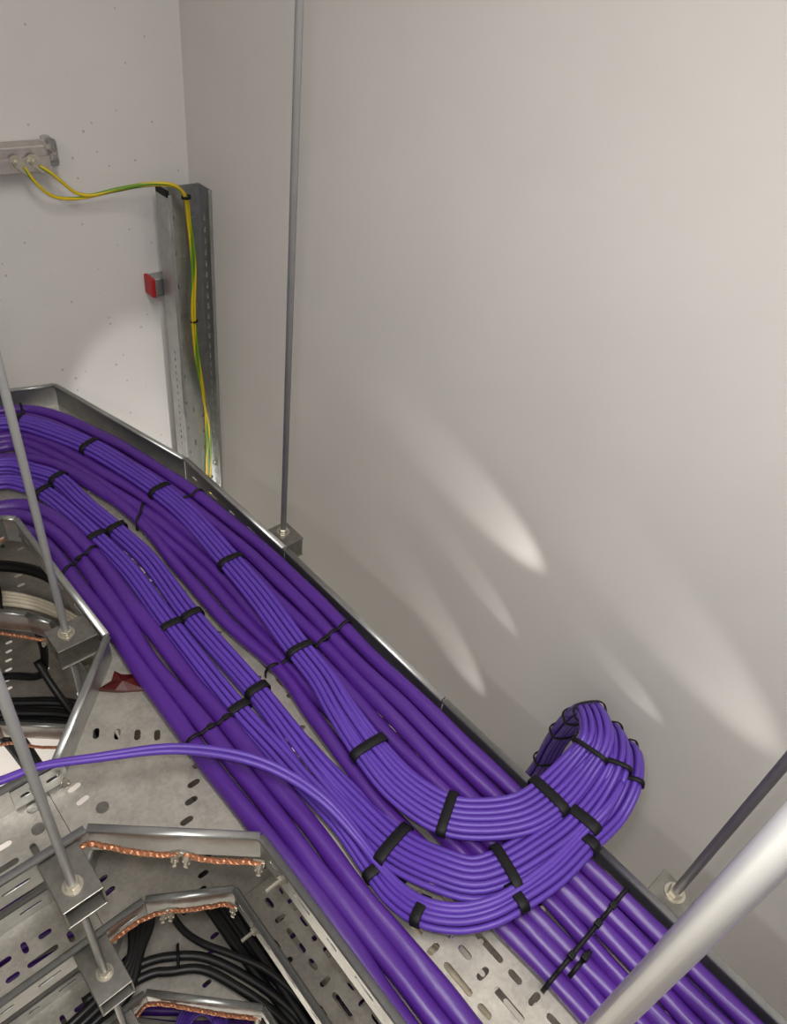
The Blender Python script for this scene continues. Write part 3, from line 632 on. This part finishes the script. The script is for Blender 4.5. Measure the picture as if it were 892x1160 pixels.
bm = bmesh.new(); pts = [w(.245,1.475,Z2F+.012)+0*Z, w(.240,1.46,Z2F+.034), w(.236,1.44,Z2F+.040), w(.222,1.38,Z2F+.040), w(.212,1.352,Z2F+.034), w(.208,1.338,Z2F+.012)]
P = resample(cr(pts), .003); B = (w(.245,1.475,0)-w(.208,1.338,0)).normalized().cross(Z)
T = [(P[min(i+1,len(P)-1)]-P[max(i-1,0)]).normalized() for i in range(len(P))]
tube(P, 0, bm=bm, prof=[(-.006,-.001),(.006,-.001),(.006,.002),(-.006,.002)], T3=(T, [B]*len(P), [B.cross(q)*(-1 if B.cross(q).z < 0 else 1) for q in T]))
tag(obj('hook_and_loop_strap', bm, BLACK), 'black strap over the cream white cable bundle', 'strap')
tag(obj('earth_wire', tube(resample(cr([w(x, y, z) for x, y, z in [(-.5,1.62,-1.30),(.1,1.60,-1.30),(.255,1.53,-1.30),(.285,1.50,-1.30)]]),.01), .0035, 10), GREEN), 'plain green wire at the left edge above the fat black cable', 'wire')
def black(pts, r, label, group=None):
    P = resample(cr([w(*p) for p in pts]), .012)
    return tag(obj('black_cable', tube(P, r, 12), BLKC), label, 'cable', group)
zb = Z3F + .02
for i in range(5):
    d = .020*i; e = (.012 if i % 2 else 0)
    black([(-.6,1.345+d+.02,zb+e),(.10,1.335+d+.02,zb+e),(.20,1.28+d+.02,zb+e),(.29+d*.3,1.20+d,zb+e),(.31+d,1.05,zb+e),(.31+d,.7,zb+e),(.312+d,.3,zb+e),(.312+d,-.6,zb+e)], .0075, 'black cable of the group turning in the third level bend', 'black cables in the third level bend')
black([(-.5,1.50,-1.71),(.12,1.50,-1.71),(.20,1.46,-1.70),(.262,1.40,-1.68),(.285,1.405,-1.62),(.290,1.42,-1.55),(.30,1.50,-1.50)], .0085, 'single black tube bending upward beside the boxy bracket')
black([(.262,1.40,-1.62),(.272,1.33,-1.68),(.285,1.24,-1.715),(.30,1.15,-1.72),(.36,.9,-1.72)], .008, 'black cable slanting down below the boxy bracket')
black([(.10,1.46,-1.78),(.135,1.38,-1.84),(.16,1.27,-1.93),(.185,1.12,-1.96),(.21,.98,-1.97),(.25,.75,-1.99)], .014, 'heavy black cable slanting across the pale floor at the left edge')
black([(.145,1.44,-1.78),(.165,1.36,-1.84),(.18,1.27,-1.92),(.205,1.12,-1.955),(.235,.98,-1.965),(.28,.75,-1.985)], .009, 'thinner black cable lying beside the heavy one over the pale floor')
arc = [(.02,.628),(.119,.622),(.160,.610),(.188,.594),(.238,.553),(.285,.470),(.322,.36),(.335,.2),(.335,-.6)]
for j, dd in enumerate((0,-.024)):
    black([(x + dd*(.3 if i < 3 else (.6 if i < 5 else .9)), y + dd*(1 if i < 4 else .75 if i < 5 else .4), zb + .006) for i, (x, y) in enumerate(arc)], .0078, ['outer','inner'][j] + ' of two black cables curving side by side over the rusty stained plate')
black([(.232,.680,-1.70),(.232,.655,-1.715),(.236,.615,zb+.008),(.252,.570,zb+.014),(.285,.515,zb+.018),(.325,.44,zb+.02),(.352,.3,zb+.02),(.355,-.6,zb+.02)], .0062, 'black cable dropping from the copper braid and joining the curved pair')
for i in range(4):
    black([(.30+.022*i,.95,zb),(.300+.022*i,.70,zb),(.305+.022*i,.5,zb),(.318+.022*i,.3,zb),(.32+.022*i,-.6,zb)], .0085, 'straight black cable in the third level run behind the curved pair', 'straight black cables in the third level run')
for i in range(4):
    black([(.175+.016*i,.86,zb+.0),(.166+.016*i,.75,zb+.006),(.150+.014*i,.68,zb+.01),(.125+.008*i,.64,zb+.012),(.09,.625-.014*i,zb+.012),(-.05,.605-.014*i,zb+.006),(-.8,.602-.014*i,zb+.006)], .0075, 'black cable turning into the third level branch behind the box brackets', 'black cables turning into the branch')
bm = bmesh.new()
small = tag(obj('cable_tie', tube([w(.212,.602,zb+.012),w(.209,.597,zb+.021),w(.199,.578,zb+.021),w(.190,.560,zb+.016)], .0025, 8), BLACK), 'black tie over the two curved black cables', 'cable tie')
# purple run of the lowest tray
for i in range(16):
    y = .66 + .0285*i; x = .305 + .021*i; z = Z4F + .012 + (.012 if i % 2 else 0)
    thick([(-.9,y),(-.25,y+.01),(.02,y-.005),(.02+.5*(x-.02),y-.04-.10*(1-i/16)),(x-.02,y-.18-.08*(1-i/16)),(x,.30),(x,-.6)], .0085, 'purple cable of the wide run in the lowest tray', z=z, wig=.4, group='purple cables in the lowest tray')
# coil of slim purple cable seen at the bottom edge
for i in range(6):
    c = (.196,.505); r = .030 + .006*i
    pts = [w(c[0]+r*math.cos(t)*.9, c[1]+r*math.sin(t), Z4R+.03+.004*math.sin(t*2+i)) for t in [k*2*math.pi/24 for k in range(25)]]
    tag(obj('data_cable', tube(pts, .003, 8), THIN), 'ring of slim purple cable coiled behind the lowest braid at the bottom edge', 'cable', 'coiled rings at the bottom edge')

# ------------------------------------------------------------------ copper braids
def braid(pts, label, wd=.0125, lugs=True):
    P = resample(cr([w(*p) for p in pts]), .0022); n = len(P)
    T = [(P[min(i+1,n-1)]-P[max(i-1,0)]).normalized() for i in range(n)]
    bm = bmesh.new(); N = 10; rings = []
    for i in range(n):
        up = (Z*.9 + (-Y)*.45 - X*.3); up = (up - T[i]*up.dot(T[i])).normalized(); sd = T[i].cross(up); ring = []
        for k in range(N):
            th = 2*math.pi*k/N; bump = 1 + .14*math.cos(i*1.9 + 5*th) + .08*math.sin(i*.7+th)
            ring.append(bm.verts.new(P[i] + up*(wd/2*math.cos(th)*bump) + sd*(.0032*math.sin(th)*bump)))
        rings.append(ring)
    for i in range(n-1):
        for k in range(N): bm.faces.new((rings[i][k], rings[i][(k+1)%N], rings[i+1][(k+1)%N], rings[i+1][k]))
    bm.faces.new(rings[0][::-1]); bm.faces.new(rings[-1])
    t = thing('copper_braid', P[0], label, 'braid'); obj('braid', bm, COPPER, t)
    for p, d in ((P[2], T[2]), (P[-3], T[-3])):
        b_ = bmesh.new(); q = p; nn = (-Y*.7 - X*.5).normalized()
        add_box(b_, q, d, Z, nn, .014, .010, .005, .001); add_hex(b_, q+nn*.002, d, Z, nn, .005, .005, .007, 6); add_hex(b_, q+nn*.008, d, Z, nn, .0028, .0028, .006, 10)
        obj('lug', b_, NUTM, t)
    return t
o_ = -.010
braid([(.075,.548,-1.030),(.095,.545,-1.018),(.112,.532,-1.024),(.140,.504,-1.032),(.170,.477,-1.036),(.186,.462,-1.028)], 'woven copper braid under the top corner wall, left length')
braid([(.190,.458,-1.028),(.208,.440,-1.038),(.235,.415,-1.040),(.258,.394,-1.038),(.268,.382,-1.036)], 'woven copper braid under the top corner wall, right length')
braid([(.078,.548,-1.352),(.105,.548,-1.350),(.135,.546,-1.346),(.160,.538,-1.342),(.178,.528,-1.338)], 'woven copper braid on the second level, sloping length by the lower box bracket')
braid([(.180,.528,-1.338),(.205,.512,-1.346),(.235,.493,-1.344),(.262,.475,-1.342),(.270,.462,-1.344)], 'woven copper braid on the second level, straight length below the bare plate')
braid([(.085,.546,-1.735),(.11,.546,-1.712),(.135,.528,-1.712),(.175,.484,-1.714),(.215,.440,-1.718),(.245,.408,-1.716),(.268,.385,-1.716)], 'woven copper braid along the lowest visible corner wall at the bottom edge')
braid([(-.1,1.385,-1.352),(.10,1.372,-1.352),(.165,1.330,-1.37),(.215,1.28,-1.372),(.262,1.222,-1.368)], 'woven copper braid curving under the white cable tray at the left')
braid([(-.1,1.228,-1.03),(.16,1.228,-1.046),(.235,1.226,-1.046)], 'woven copper braid at the far left inner corner below the top rail')
braid([(-.1,1.318,-1.745),(.12,1.300,-1.745),(.18,1.245,-1.75),(.25,1.190,-1.75)], 'dull copper braid below the third level bend')

# ------------------------------------------------------------------ light
def area(loc, target, size, sy, power, col=(1,1,1), spread=math.pi):
    L = bpy.data.lights.new('lamp', 'AREA'); L.shape = 'RECTANGLE'; L.size = size; L.size_y = sy; L.energy = power; L.color = col; L.spread = spread
    o = bpy.data.objects.new('lamp', L); COL.objects.link(o); o.location = loc
    o.rotation_euler = (Vector(target)-Vector(loc)).to_track_quat('-Z','Y').to_euler(); return o
def spot(loc, target, power, ang, blend, rad, col=(1,.98,.95)):
    L = bpy.data.lights.new('spot', 'SPOT'); L.energy = power; L.spot_size = ang; L.spot_blend = blend; L.shadow_soft_size = rad; L.color = col
    o = bpy.data.objects.new('spot', L); COL.objects.link(o); o.location = loc
    o.rotation_euler = (Vector(target)-Vector(loc)).to_track_quat('-Z','Y').to_euler(); return o
# ceiling battens
for (x, y, pw) in ((.15,-.2,23),(-1.2,-.6,15)):
    B_ = thing('ceiling_batten', Vector((x,y,HT-.06)), 'white ceiling batten lamp above the viewer' if x > 0 else 'white ceiling batten lamp above the left side of the room', 'lamp')
    bm = bmesh.new(); add_box(bm, Vector((x,y,HT-.03)), X, Y, Z, .12, 1.2, .06, .006); obj('housing', bm, CEILM, B_)
    area((x,y,HT-.07), (x,y,0), .10, 1.15, pw, (1,.985,.962))
spot(w(.0,.05,.05), w(.6,.35,-1.0), 14, 2.5, .8, .03, (1,.98,.95))      # head torch beside the viewer
spot(w(.80,1.2,-2.2), w(.80,1.784,-1.47), 26, math.radians(29), .22, .006)     # unseen low spot behind the trays, cone shaped for the far wall's bright patch
area((-.5,.7,.9), (0,.9,0), .5, .5, 18, (1,.97,.93))                       # added unseen light low on the left, brightens the pale floor
def streak(tip, tail, power, a=.10, h=.05, al=9, blend=.7):  # added small spots beside the wall, standing in for reflections off the trays
    p1 = Vector((XW, tip[0]*S, ZC+tip[1]*S)); p0 = Vector((XW, tail[0]*S, ZC+tail[1]*S)); u = (p0-p1).normalized()
    s = p1 - u*a - X*h; be = math.atan2(h, a) - math.radians(al); tg = s + u*math.cos(be) + X*math.sin(be)
    spot(s, tg, power, math.radians(2*al), blend, .006)
streak((.475,-.97),(1.28,-.75),4.6,.17,.085,11,.9)
streak((-.03,-.99),(.70,-.70),5.0,.24,.11,10,.9)
streak((.49,-1.17),(.97,-.97),1.4,.16,.055,7)
streak((.5174,-1.42),(1.1,-1.1),3.6,.18,.085,10,.9)
streak((.16,-1.10),(.42,-1.02),.8,.12,.05,7)
world = bpy.data.worlds.new('world'); scene.world = world; world.use_nodes = True
world.node_tree.nodes['Background'].inputs[0].default_value = (.8,.8,.8,1); world.node_tree.nodes['Background'].inputs[1].default_value = .3
scene.view_settings.view_transform = 'Standard'; scene.view_settings.look = 'None'; scene.view_settings.gamma = 1; scene.view_settings.use_curve_mapping = False
scene.view_settings.exposure = 0.0
